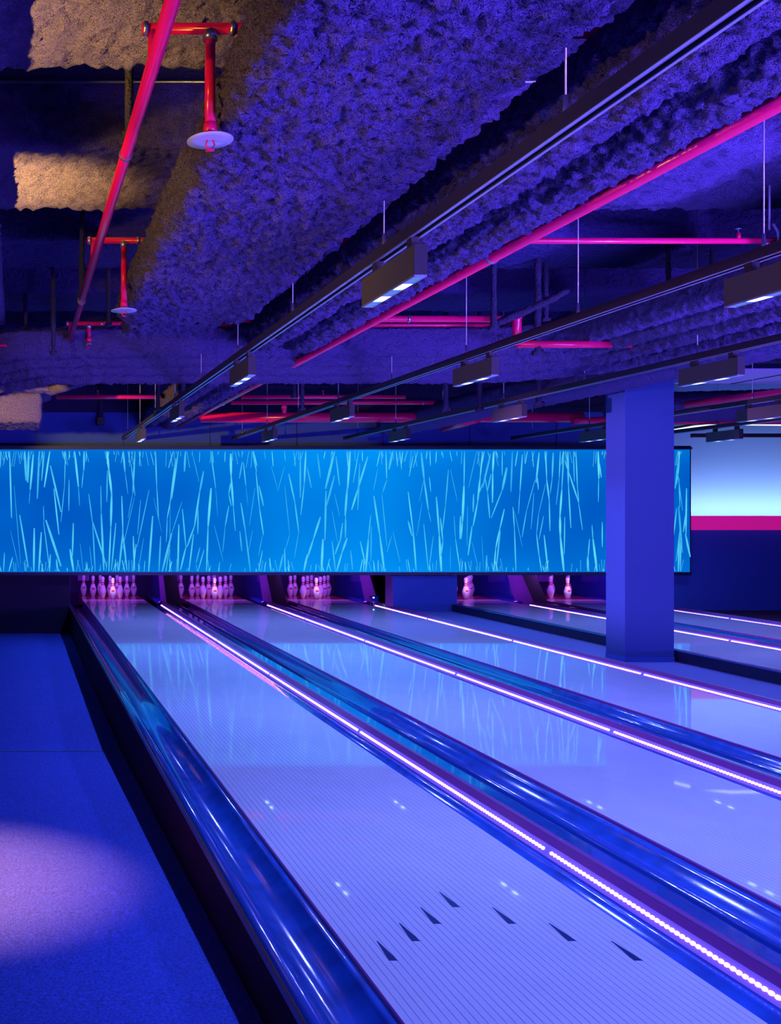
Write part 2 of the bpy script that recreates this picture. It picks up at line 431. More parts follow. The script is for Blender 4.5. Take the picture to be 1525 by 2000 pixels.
NB = 39
BW = LW / NB
board_src = None
led_src = None
for li, xc in enumerate(LANES):
    xl, xr = xc - LW / 2, xc + LW / 2
    t = thing('bowling_lane', 'white glossy bowling lane, ' + LANE_NAME[li], 'lane', (xc, 0, 0), 'bowling lanes')
    box('lane_base', -LW/2 + 0.002, LW/2 - 0.002, Y0, Y1, -0.11, -0.004, 'lane_joint', t)
    if li < 2:
        for k in range(NB):
            x = -LW/2 + k * BW
            if board_src is None:
                bm = bmesh.new(); bm_box(bm, 0.0009, BW - 0.0009, Y0, Y1, -0.004, 0.0)
                board_src = bm_obj('board', bm, 'lane_board', t); board_src.location = (x, 0, 0)
            else:
                share('board', board_src, t, (x, 0, 0))
    else:
        bm = bmesh.new()
        for k in range(NB):
            x = -LW/2 + k * BW
            bm_box(bm, x + 0.0009, x + BW - 0.0009, Y0, Y1, -0.004, 0.0)
        o = bm_obj('boards', bm, 'lane_board', t); o['kind'] = 'stuff'; o['label'] = 'narrow white lane boards with dark joints'
    # lit rounded edge along the right side
    prism_y('lane_edge', [(LW/2 - 0.001, 0.0), (LW/2 + 0.005, -0.004), (LW/2 + 0.006, -0.02), (LW/2 - 0.001, -0.02)], Y0, Y1, 'lane_edge', t)
    prism_y('lane_edge', [(-LW/2 + 0.001, 0.0), (-LW/2 - 0.005, -0.004), (-LW/2 - 0.006, -0.03), (-LW/2 + 0.001, -0.03)], Y0, Y1, 'cap', t)
    # aiming arrows
    if li < 3:
        for k in range(-3, 4):
            ax = k * 5 * BW
            ay = F * H / ([739, 769, 800, 835][abs(k)])
            wd = 0.0155
            bm = bmesh.new()
            top = [(ax - 0.002, ay, 0.0006), (ax + 0.002, ay, 0.0006), (ax + wd, ay - 0.150, 0.0006), (ax - wd, ay - 0.150, 0.0006)]
            v = [bm.verts.new(p) for p in top] + [bm.verts.new((p[0], p[1], -0.001)) for p in top]
            for f in ((0,1,2,3),(7,6,5,4),(0,4,5,1),(1,5,6,2),(2,6,7,3),(3,7,4,0)): bm.faces.new([v[i] for i in f])
            bm_obj('aiming_arrow', bm, 'lane_arrow', t)
    # pin deck
    d = box('pin_deck', -LW/2, LW/2, 16.98, 18.25, -0.10, 0.0, 'pin_deck', t)
    box('deck_strip', -LW/2, LW/2, 16.90, 16.98, -0.05, 0.001, 'deck_strip', d)

    # ---- gutter on the left, with bumper rail
    g = thing('gutter', 'glossy blue gutter along the left side of the ' + LANE_NAME[li], 'gutter', (xl, 0, 0), 'gutters')
    tr = arc(-0.225, -0.010, -0.012, -0.016, 0.075)
    prism_y('trough', tr + [(-0.008, -0.12), (-0.23, -0.12)], Y0, 16.28, 'gutter', g, smooth=True)
    rail = [(-0.292, -0.10), (-0.292, -0.02)] + [(-0.262 - 0.030 * math.cos(math.pi * i / 8), -0.02 + 0.030 * math.sin(math.pi * i / 8)) for i in range(1, 8)] + [(-0.232, -0.02), (-0.232, -0.10)]
    prism_y('bumper_rail', rail, Y0, 16.28, 'rail', g, smooth=True)
    if li == 0:
        prism_y('edge_strip', [(-0.297, 0.000), (-0.2925, 0.004), (-0.288, 0.0), (-0.292, -0.03), (-0.297, -0.03)], Y0, 16.5, 'copper_edge', g)
    if li == 3:
        cb = thing('lane_curb', 'black curb between the walkway and the fourth lane', 'curb', (xl, 0, 0))
        prism_y('curb_body', [(-0.36, -0.12), (-0.36, 0.050), (-0.352, 0.056), (-0.302, 0.056), (-0.298, 0.05), (-0.298, -0.12)], Y0, 16.4, 'curb', cb)
        prism_y('curb_edge', [(-0.361, 0.050), (-0.352, 0.058), (-0.346, 0.058), (-0.352, 0.048)], Y0, 16.4, 'rail', cb)
    # ---- gutter on the right
    g2 = thing('gutter', 'dark blue gutter along the right side of the ' + LANE_NAME[li], 'gutter', (xr, 0, 0), 'gutters')
    tr = arc(0.008, 0.182, -0.016, -0.058, 0.06)
    prism_y('trough', tr + [(0.182, -0.13), (0.004, -0.13)], Y0, 16.6, 'gutter', g2, smooth=True)
    # ---- divider with LED strip
    dv = thing('lane_divider', 'violet divider with lit LED strip right of the ' + LANE_NAME[li], 'lane divider', (xr, 0, 0), 'LED lane dividers')
    prism_y('cap', [(0.187, -0.13), (0.187, -0.060), (0.247, 0.018), (0.2475, 0.0185), (0.276, 0.0185), (0.281, 0.012), (0.283, -0.13)], Y0, 16.40, 'cap', dv)
    prism_y('channel', [(0.1855, -0.060), (0.1845, -0.052), (0.216, -0.010), (0.222, -0.013)], Y0, 16.38, 'led_channel', dv)
    prism_y('cap_edge', [(0.2455, 0.0175), (0.2475, 0.0205), (0.2495, 0.0187)], Y0, 16.38, 'cap_edge', dv)
    right_end = 0.412 if li in (0, 1, 3) else 0.33
    prism_y('cover_plate', [(0.2845, -0.12), (0.284, -0.012), (0.300, -0.006), (right_end - 0.006, -0.010), (right_end, -0.02), (right_end, -0.12)], Y0, 16.28, 'rail', dv)
    # LED segments: beads in a row, 2.44 m each
    if led_src is None:
        bm = bmesh.new()
        nb = 86; sp = 2.395 / nb
        for k in range(nb):
            r = bmesh.ops.create_uvsphere(bm, u_segments=8, v_segments=5, radius=0.0094)
            bmesh.ops.scale(bm, vec=(1, 1.85, 1), verts=r['verts'])
            bmesh.ops.translate(bm, vec=(0, (k + 0.5) * sp, 0), verts=r['verts'])
        led_src = bm_obj('led_segment', bm, 'led_bead', dv, smooth=True)
        first = True
    gap0 = F * 1.533 / 659.6          # a joint between two segments
    ks = range(-1, 5)
    for k in ks:
        y = gap0 + 0.02 + k * 2.44
        ln = min(2.44, 16.38 - y) / 2.44
        if first: s = led_src; first = False
        else: s = share('led_segment', led_src, dv)
        s.location = (0.2035, y, -0.0345)
        if ln < 0.999: s.scale = (1, ln, 1)
    for k in range(-1, 5):
        y = gap0 + k * 2.44
        tube('fixing_screw', [(0.262, y, 0.017), (0.262, y, 0.0215)], 0.006, 'steel', dv, 8)

# dark fascia closing the lane bed towards the aisle
xl0 = LANES[0] - LW / 2
fa = struct(box('trim_2', xl0 - 0.292, xl0 - 0.10, Y0 - 1, 16.5, -0.7, -0.10, 'fascia'), 'dark fascia between the aisle carpet and the leftmost gutter')
box('fascia_face', xl0 - 0.2965, xl0 - 0.292, Y0 - 1, 16.5, -0.7, -0.015, 'fascia', fa)

# ------------------------------------------------------------------ pins
pin_prof = [(0.0, 0), (0.0258, 0), (0.0285, 0.008), (0.0359, 0.019), (0.0455, 0.057), (0.0560, 0.090), (0.0603, 0.114), (0.0598, 0.133),
            (0.0570, 0.149), (0.0468, 0.184), (0.0356, 0.217), (0.0265, 0.240), (0.0233, 0.254), (0.0237, 0.270),
            (0.0263, 0.295), (0.0312, 0.322), (0.0323, 0.343), (0.0300, 0.361), (0.0220, 0.375), (0.0100, 0.3805), (0.0, 0.381)]
src_body = src_band = src_string = None
rows = [(0, 0, 'head pin'), (-.1524, .264, 'second row left pin'), (.1524, .264, 'second row right pin'),
        (-.3048, .528, 'third row left pin'), (0, .528, 'third row centre pin'), (.3048, .528, 'third row right pin'),
        (-.4572, .792, 'back row far left pin'), (-.1524, .792, 'back row inner left pin'), (.1524, .792, 'back row inner right pin'), (.4572, .792, 'back row far right pin')]
for li, xc in enumerate(LANES):
    for dx, dy, nm in rows:
        p = thing('bowling_pin', 'white bowling pin with red neck bands, %s on the %s' % (nm, LANE_NAME[li]), 'bowling pin',
                  (xc + dx, HEAD + dy, 0.0), 'pins on the ' + LANE_NAME[li])
        if src_body is None:
            src_body = lathe('body', pin_prof, 'pin_white', p, 18)
            bands = []
            for z0, z1 in ((0.229, 0.246), (0.262, 0.280)):
                def rad(z):
                    for (r0, a), (r1, b) in zip(pin_prof[1:], pin_prof[2:]):
                        if a <= z <= b: return r0 + (r1 - r0) * (z - a) / (b - a)
                    return 0.024
                bands.append(lathe('neck_band', [(rad(z0), z0), (rad(z0) + 0.0012, z0 + 0.001), (rad(z1) + 0.0012, z1 - 0.001), (rad(z1), z1)], 'pin_red', p, 18))
            bm = bmesh.new(); bmesh.ops.create_cone(bm, segments=6, radius1=0.003, radius2=0.003, depth=0.35, cap_ends=True)
            src_string = bm_obj('string', bm, 'black_metal', p); src_string.location = (0, 0, 0.55)
            # crown mark on the belly, facing the bowler
            bm = bmesh.new()
            prof = []
            for a0, h in ((-0.5, 0.150), (-0.33, 0.170), (-0.16, 0.155), (0.0, 0.176), (0.16, 0.155), (0.33, 0.170), (0.5, 0.150)):
                prof.append((a0, h))
            up = [bm.verts.new(((rad(h)+.001)*math.sin(a), -(rad(h)+.001)*math.cos(a), h)) for a, h in prof]
            dn = [bm.verts.new(((rad(.136)+.001)*math.sin(a), -(rad(.136)+.001)*math.cos(a), .136)) for a, h in prof]
            for i in range(6): bm.faces.new([up[i], up[i+1], dn[i+1], dn[i]])
            src_mark = bm_obj('crown_mark', bm, 'pin_red', p)
            srcs = [src_body] + bands + [src_string]
        else:
            for s in srcs: share(s.name.split('.')[0], s, p, s.location)
            if (int(dx * 100) + int(dy * 100)) % 2 == 0: share('crown_mark', src_mark, p)

# ------------------------------------------------------------------ pinsetter pits under the screen
def kickback(x0, x1, label):
    k = thing('pit_divider', label, 'divider', (0, 0, 0), 'pin pit dividers')
    pr = [(16.30, -0.12), (16.95, 0.62), (17.10, 0.95), (18.6, 0.95), (18.6, -0.12)]
    verts = [(x0, y, z) for y, z in pr] + [(x1, y, z) for y, z in pr]
    n = len(pr)
    faces = [tuple(range(n)), tuple(range(n, 2*n))[::-1]] + [(i, n + i, n + (i+1) % n, (i+1) % n) for i in range(n)]
    bm = bmesh.new(); bv = [bm.verts.new(v) for v in verts]
    for f in faces: bm.faces.new([bv[i] for i in f])
    bm_obj('body', bm, 'kick_black', k)
    v = [(x0 - 0.006, 16.31, -0.10), (x0 - 0.006, 16.93, 0.60), (x0 - 0.006, 17.10, 0.90), (x0 - 0.006, 17.55, 0.90), (x0 - 0.006, 17.10, 0.10), (x0 - 0.006, 16.95, -0.10)]
    v2 = [(x0 + 0.002, a, b) for _, a, b in v]
    bm = bmesh.new(); bv = [bm.verts.new(q) for q in v + v2]; n = 6
    for f in [tuple(range(n)), tuple(range(n, 2*n))[::-1]] + [(i, n + i, n + (i+1) % n, (i+1) % n) for i in range(n)]: bm.faces.new([bv[i] for i in f])
    bm_obj('violet_cheek', bm, 'kick_violet', k)
    box('glossy_panel', x0 - 0.005, x0 + 0.001, 17.0, 18.58, -0.11, 0.92, 'kick_blue', k)
    tube('scuff_roll', [(x0 - 0.035, 16.75, -0.05), (x0 - 0.035, 18.5, -0.05)], 0.045, 'kick_blue', k, 12)
    box('right_panel', x1 - 0.001, x1 + 0.005, 16.9, 18.58, -0.11, 0.92, 'kick_violet', k)
for li, xc in enumerate(LANES):
    xr = xc + LW / 2
    x0 = xr + 0.30
    x1 = x0 + 0.24
    if li == 2: x1 = x0 + 0.05
    kickback(x0, x1, 'black slanted pit divider with blue side right of the pins on the ' + LANE_NAME[li])
for x0, nm in ((LANES[0] - LW/2 - 0.30, LANE_NAME[0]), (LANES[3] - LW/2 - 0.28, LANE_NAME[3])):
    k = thing('pit_partition', 'violet pit partition left of the pins on the ' + nm, 'panel')
    box('panel', x0, x0 + 0.05, 16.45, 18.6, -0.12, 0.95, 'kick_violet', k)
    for z in (0.25, 0.55): box('panel_rib', x0 + 0.05, x0 + 0.062, 16.9, 18.5, z, z + 0.025, 'kick_black', k)
pc = struct(box('wall_back', -0.5, 12, 18.66, 18.8, -0.7, 2.4, 'pit_curtain'), 'dark curtain at the back of the pin pits')
for li, xc in enumerate(LANES):
    for dx0, dx1, z0, z1 in ((-0.52, -0.30, 0.22, 0.6), (0.20, 0.53, 0.20, 0.55)):
        box('pit_cushion', xc + dx0, xc + dx1, 18.60, 18.66, z0, z1, 'kick_violet', pc)
    # pin deck lamp above the rack, hidden by the screen
    pl = thing('pin_lamp', 'violet tube lamp above the pins of the ' + LANE_NAME[li], 'lamp', (xc, 17.15, 0.95), 'pin deck lamps')
    box('lamp_housing', -0.81, 0.85, -0.04, 0.04, 0.0, 0.06, 'black_metal', pl)
    box('lamp_arm', -0.5, 0.5, -0.45, -0.04, 0.0, 0.03, 'black_metal', pl)
    a = area_light('pin_wash', (xc, 16.72, 0.92), (xc, 17.45, 0.1), 1.0, 0.06, 10, (0.40, 0.09, 1.0), 160)
    s = spot_light('pin_spot', (xc, 16.45, 0.80), (xc, 17.1, 0.17), 30, (1.0, 0.62, 0.85), 20, 0.9, 0.02)

# small blue sensor box at the end of the third divider
sb = thing('foul_sensor', 'small blue sensor box at the far end of the third lane divider', 'sensor', (LANES[2] + LW/2 + 0.20, 16.3, 0.0))
box('sensor_body', -0.07, 0.05, -0.05, 0.05, 0.02, 0.13, 'kick_blue', sb, 0.008)
box('sensor_foot', -0.04, 0.02, -0.03, 0.03, -0.06, 0.02, 'black_metal', sb)
box('indicator', -0.045, -0.02, -0.056, -0.05, 0.09, 0.11, 'sensor', sb)

# ------------------------------------------------------------------ video screen
vs = thing('video_screen', 'long glowing blue video screen above the pins with cyan streaks', 'screen', (0, SCREEN_Y, 0))
SX0, SX1, SZ0, SZ1 = -1.6, 10.70, 0.566, 2.516
box('casing', SX0 - 0.02, SX1 + 0.02, 0.004, 0.14, SZ0 - 0.05, SZ1 + 0.06, 'screen_case', vs)
box('top_ledge', SX0 - 0.02, SX1 + 0.02, -0.03, 0.004, SZ1 + 0.008, SZ1 + 0.035, 'curb', vs)
box('bottom_frame', SX0 - 0.02, SX1 + 0.02, -0.012, 0.004, SZ0 - 0.045, SZ0 - 0.004, 'curb', vs)
def colored_mesh(name, verts, faces, cols, parent):
    me = bpy.data.meshes.new(name); me.from_pydata(verts, [], faces); me.update()
    ca = me.color_attributes.new('Col', 'FLOAT_COLOR', 'POINT')
    for i, c in enumerate(cols): ca.data[i].color = (*c, 1)
    me.materials.append(MATS['screen_light'])
    o = bpy.data.objects.new(name, me); link(o); o.parent = parent
    return o
nx, nz = 80, 14
verts, faces, cols = [], [], []
for j in range(nz + 1):
    for i in range(nx + 1):
        x = SX0 + (SX1 - SX0) * i / nx; z = SZ0 + (SZ1 - SZ0) * j / nz
        verts.append((x, 0.0, z))
        pxx = CX + x * F / SCREEN_Y
        b = math.exp(-((pxx - 690) / 260.0) ** 2) + 0.2 * noise.noise(Vector((x * 1.3, 3.1, z * 1.6)))
        e = 0.12 * abs(2 * j / nz - 1) ** 3
        cols.append((0.0, 0.105 + 0.13 * b + e * 0.5, 0.56 + 0.26 * b + e))
for j in range(nz):
    for i in range(nx):
        a = j * (nx + 1) + i
        faces.append((a, a + 1, a + nx + 2, a + nx + 1))
disp = colored_mesh('display_panel', verts, faces, cols, vs)
# streaks shown on the display, traced (x0, y0, x1, y1, width, brightness) per 300-pixel section
S1 = [(95,50,115,720,17,.8),(195,690,280,1210,18,.7),(140,400,205,1180,6,.5),(105,850,190,1220,6,.4),(245,50,260,350,26,.6),(285,50,275,370,24,.7),(330,90,300,440,22,.9),(300,440,288,580,8,.4),(390,50,370,530,20,.5),(440,50,412,350,14,.7),(495,50,440,415,18,1.),(500,200,605,660,20,.7),(535,430,585,885,16,.8),(650,50,640,400,10,.6),(640,400,605,760,9,.6),(685,340,683,650,12,.6),(740,50,778,410,22,.9),(778,410,790,600,8,.5),(835,50,832,250,20,.7),(828,250,812,420,10,.6),(1060,50,1080,240,24,1.),(1080,240,1108,480,24,.95),(1108,480,1100,800,24,.85),(1100,800,1080,1250,16,.8),(1065,250,1060,560,14,.5),(1222,50,1240,260,20,.7),(1240,260,1270,480,8,.5),(1340,50,1318,470,18,.6),(1300,180,1340,500,12,.6),(1318,470,1270,720,8,.4),(1480,440,1360,1010,10,.55),(880,480,920,780,12,.5),(920,780,945,1250,14,.5),(920,760,1060,1210,18,.6),(1000,400,1005,680,10,.6),(1005,680,1030,1240,22,.7),(1150,770,1105,1240,16,.6),(1208,500,1220,860,16,.7),(1220,860,1180,1240,20,.6),(1215,840,1260,1240,18,.7),(1335,510,1215,1030,8,.4),(1395,540,1365,880,9,.5),(1322,900,1335,1240,18,.7),(1350,980,1320,1250,14,.8),(1515,700,1475,1250,22,.75),(430,600,436,760,9,.5),(432,760,495,1250,11,.6),(455,740,605,1200,26,.7),(410,860,385,1250,20,.8),(340,820,335,1250,22,.8),(728,770,718,1100,18,.7),(695,1030,730,1250,24,.85),(500,1080,490,1250,16,.7),(560,1130,572,1250,18,.7),(795,970,825,1240,6,.4),(890,1000,915,1250,6,.5),(1425,920,1370,1250,6,.5),(45,1065,35,1250,10,.8),(125,1110,88,1250,14,.7),(5,50,3,220,14,.6)]
S2 = [(18,55,30,400,14,.7),(30,400,50,740,12,.6),(0,520,80,860,5,.4),(220,130,165,560,16,.8),(245,55,180,530,14,.8),(165,560,135,720,12,.8),(135,720,125,960,10,.6),(280,560,180,870,8,.5),(180,870,85,1250,22,.65),(165,600,158,1250,7,.4),(70,900,52,1250,16,.5),(315,55,305,260,20,.6),(250,785,240,1250,18,.8),(285,630,320,1010,14,.7),(320,1010,265,1240,18,.7),(495,255,455,470,20,.5),(455,470,405,800,20,.75),(405,800,330,1010,18,.6),(395,880,350,1250,16,.7),(440,640,438,880,16,.5),(570,425,540,800,26,.95),(540,800,525,1250,18,.7),(385,80,450,360,8,.4),(565,55,615,420,12,.7),(615,420,635,700,5,.4),(600,790,690,1150,7,.4),(765,80,768,300,26,1.),(768,300,790,600,22,.85),(790,600,810,850,10,.7),(770,350,745,480,14,.7),(745,480,770,600,12,.6),(745,600,710,800,14,.6),(710,800,685,1060,8,.5),(880,160,850,330,14,.5),(890,170,915,400,14,.6),(915,400,935,600,5,.4),(865,570,910,850,16,.6),(910,850,960,1250,16,.5),(985,60,1020,260,18,.6),(1015,260,1050,620,12,.8),(1050,620,1090,890,14,.8),(1045,400,1090,600,18,.6),(1005,420,950,800,8,.4),(855,850,875,1050,14,.5),(980,840,945,1040,7,.4),(1080,890,1040,1100,9,.4),(1300,200,1230,460,8,.4),(1340,280,1400,560,18,.65),(1400,560,1440,860,14,.7),(1440,860,1395,1120,8,.5),(1300,400,1350,880,9,.4),(1350,880,1310,1030,7,.5),(1300,1020,1303,1255,10,.95),(1510,60,1495,370,20,.8),(1495,370,1460,690,14,.6),(1455,60,1455,520,18,.5),(1285,1080,1245,1250,20,.5),(1525,1080,1490,1250,22,.8),(1080,1040,1040,1250,10,.8),(1150,1115,1165,1250,12,.9),(1165,200,1230,430,7,.4),(500,1035,440,1250,9,.9),(460,1010,420,1170,12,.5),(155,1030,120,1250,9,.7)]
S3 = [(270,60,180,430,26,.7),(285,110,320,400,14,.6),(270,300,190,600,20,.5),(185,450,175,940,20,.6),(155,930,140,1250,26,.9),(130,710,60,930,22,.75),(60,930,0,1120,20,.7),(425,60,400,430,24,.95),(395,430,375,700,24,.75),(380,700,378,920,18,.5),(600,110,500,440,20,.75),(500,440,440,640,20,.8),(520,180,500,640,16,.5),(270,480,320,700,8,.4),(245,650,300,960,8,.4),(350,770,325,960,16,.6),(395,920,345,1060,22,.75),(345,1060,290,1250,18,.8),(245,950,280,1250,14,.6),(325,940,275,1080,18,.6),(630,690,605,930,12,.6),(605,930,580,1250,22,.8),(525,950,580,1200,16,.7),(660,500,720,900,20,.75),(720,900,765,1250,22,.8),(635,800,630,1150,12,.5),(845,60,810,240,24,.6),(780,60,788,330,11,.95),(790,340,745,470,12,.5),(740,490,790,1000,10,.5),(720,60,690,210,10,.9),(700,230,655,450,8,.5),(1000,460,1050,850,13,.95),(1050,850,1080,1240,18,.8),(1000,750,1040,900,20,.6),(1130,70,1160,350,22,.6),(1160,350,1200,640,18,.7),(1200,640,1225,760,8,.5),(1160,320,1110,560,8,.4),(1140,560,1085,900,7,.4),(1280,510,1310,900,20,.75),(1310,900,1330,1250,26,.95),(1400,240,1370,600,12,.6),(1370,600,1340,850,12,.6),(1320,720,1345,950,16,.7),(1345,950,1325,1100,18,.6),(1155,780,1200,1240,12,.65),(1250,900,1205,1240,10,.5),(1420,240,1490,560,6,.5),(1455,700,1470,930,8,.5),(1470,930,1515,1240,11,.8),(1520,700,1515,930,18,.8),(1210,310,1225,460,12,.6),(850,860,920,1160,8,.5),(835,900,790,1060,8,.5),(100,80,130,320,18,.4),(0,220,40,420,14,.5),(510,60,455,370,8,.9),(1050,100,1010,310,10,.8),(920,60,935,240,9,.9),(1420,1000,1420,1250,6,.4),(430,1040,450,1240,14,.5)]
S4 = [(35,60,30,400,16,.6),(30,400,15,750,26,.95),(15,750,0,930,16,.8),(215,60,190,320,16,.9),(190,320,165,560,20,.85),(165,560,120,800,18,.75),(110,800,70,1090,18,.7),(295,80,215,420,20,.5),(300,280,260,460,16,.5),(235,290,265,480,10,.6),(265,480,285,720,14,.7),(215,380,160,520,12,.6),(325,60,315,260,22,1.),(315,260,312,570,18,.85),(455,220,410,440,26,.65),(410,440,300,720,14,.6),(125,480,120,660,16,.6),(410,60,408,300,9,.9),(510,60,495,460,18,.4),(610,90,585,450,16,.8),(585,450,570,680,9,.6),(430,630,385,830,16,.8),(385,830,345,1020,20,.8),(345,1020,325,1250,16,.8),(390,850,345,1250,14,.7),(515,610,530,820,12,.8),(530,820,545,1250,14,.7),(530,650,610,1010,6,.5),(735,340,650,650,9,.6),(650,650,605,910,12,.6),(775,70,745,370,20,.8),(755,300,768,440,14,.7),(840,60,850,340,14,.8),(850,340,875,540,16,.9),(875,540,883,850,13,.8),(915,70,905,320,18,.65),(905,320,885,480,10,.6),(985,60,975,320,14,.7),(975,320,945,590,10,.5),(1020,60,1000,440,14,.7),(1000,440,982,700,22,.95),(982,700,985,900,24,1.),(985,900,1020,1250,26,.95),(1060,60,1065,380,20,.75),(1065,380,1090,820,14,.8),(1030,150,1070,270,14,.7),(1070,270,1165,560,16,.8),(1115,60,1125,360,12,.6),(1140,60,1155,420,14,.75),(1155,420,1170,560,10,.7),(1165,560,1205,840,10,.7),(1360,60,1368,330,22,1.),(1365,330,1362,560,10,.7),(1375,180,1392,320,14,.8),(840,380,770,680,8,.5),(770,680,750,880,9,.6),(750,880,775,1100,14,.7),(820,700,775,930,12,.5),(825,890,865,1250,18,.8),(775,1090,800,1250,12,.8),(1030,710,1025,1080,12,.75),(725,470,695,830,8,.6),(1300,790,1310,940,12,.6),(1310,930,1350,1250,24,.95),(1275,930,1262,1110,12,.8),(1258,1100,1260,1250,24,.7),(1402,760,1402,1010,13,.8),(110,960,175,1240,6,.5),(205,900,225,1240,5,.4),(255,1090,250,1250,16,.6),(155,60,75,420,9,.4),(65,600,60,1000,8,.4)]
S5 = [(150,330,140,520,0,0)]
verts, faces, cols = [], [], []
def sp_(px, py, off):
    return ((px - CX) * SCREEN_Y / F, -0.002 - off, H + (CY - py) * SCREEN_Y / F)
def streak(x0, y0, x1, y1, wpx, br, layer, taper=0.35):
    d = Vector((x1 - x0, y1 - y0)); L = d.length
    if L < 1e-3: return
    nrm = Vector((-d.y, d.x)) / L
    base = len(verts); k = 5
    c = (0.02 + 0.10 * br * br, 0.22 + 0.52 * br, 0.80 + 0.16 * br)
    for i in range(k):
        t = i / (k - 1)
        wd = wpx * 0.5 * (taper + (1 - taper) * math.sin(math.pi * (0.12 + 0.76 * t)))
        p = Vector((x0, y0)) + d * t
        f = 0.55 + 0.45 * math.sin(math.pi * (0.1 + 0.8 * t))
        cc = tuple(a * f + b * (1 - f) for a, b in zip(c, (0.0, 0.19, 0.68)))
        for s in (-1, 1):
            q = p + nrm * wd * s
            verts.append(sp_(q.x, min(max(q.y, 881.5), 1116.5), layer * 0.00004)); cols.append(cc)
    for i in range(k - 1):
        a = base + 2 * i; faces.append((a, a + 1, a + 3, a + 2))
ly = 0
rnd = random.Random(4)
for x0s, S in ((0, S1), (300, S2), (600, S3), (900, S4)):
    for a, b, c, d_, wd, br in S:
        ly += 1
        streak(x0s + a / 5.083, 870 + b / 5.083, x0s + c / 5.083, 870 + d_ / 5.083, wd / 5.083 * 0.92, br, ly % 60)
for k in range(26):    # beyond the pillar and outside the frame on the left
    x = rnd.choice((rnd.uniform(1200, 1343), rnd.uniform(1318, 1343), rnd.uniform(-150, 0)))
    y = rnd.uniform(885, 1050); L = rnd.uniform(40, 110)
    streak(x, y, x + rnd.uniform(-10, 10), min(1116, y + L), rnd.uniform(1.5, 4), rnd.uniform(.4, .9), 30 + k)
# short dotted sparks along the top and bottom rim
for k in range(420):
    x = rnd.uniform(-150, 1345)
    dens = 0.45 + 0.55 * noise.noise(Vector((x * 0.012, 7.7, 0)))
    if rnd.random() > dens + 0.35: continue
    top = rnd.random() < 0.55
    L = rnd.uniform(5, 26) * (1.3 if top else 1.0)
    y0 = 881 if top else 1117 - L
    sl = rnd.uniform(-0.28, 0.28)
    n = int(L / 2.2)
    solid = rnd.random() < 0.4
    if solid:
        streak(x, y0, x + sl * L, y0 + L, rnd.uniform(0.8, 1.7), 1.0, 62 + k % 20, 0.7)
    else:
        for j in range(n):
            streak(x + sl * j * 2.2, y0 + j * 2.2, x + sl * (j * 2.2 + 1.2), y0 + j * 2.2 + 1.2, 1.2, 0.95, 62 + k % 20, 0.9)
stk = colored_mesh('light_streaks', verts, faces, cols, disp)
stk['label'] = 'cyan streaks shown on the screen'; stk['kind'] = 'stuff'

# ------------------------------------------------------------------ pillar
pil = thing('pillar', 'square violet-blue concrete pillar standing in front of the screen', 'pillar', (6.636, 10.42, wkz))
box('shaft', -0.259, 0.259, -0.16, 0.17, 0.0, 4.02, 'pillar_paint', pil, 0.004)
box('base_shadow_gap', -0.262, 0.262, -0.163, 0.173, 0.0, 0.05, 'wall_navy', pil)

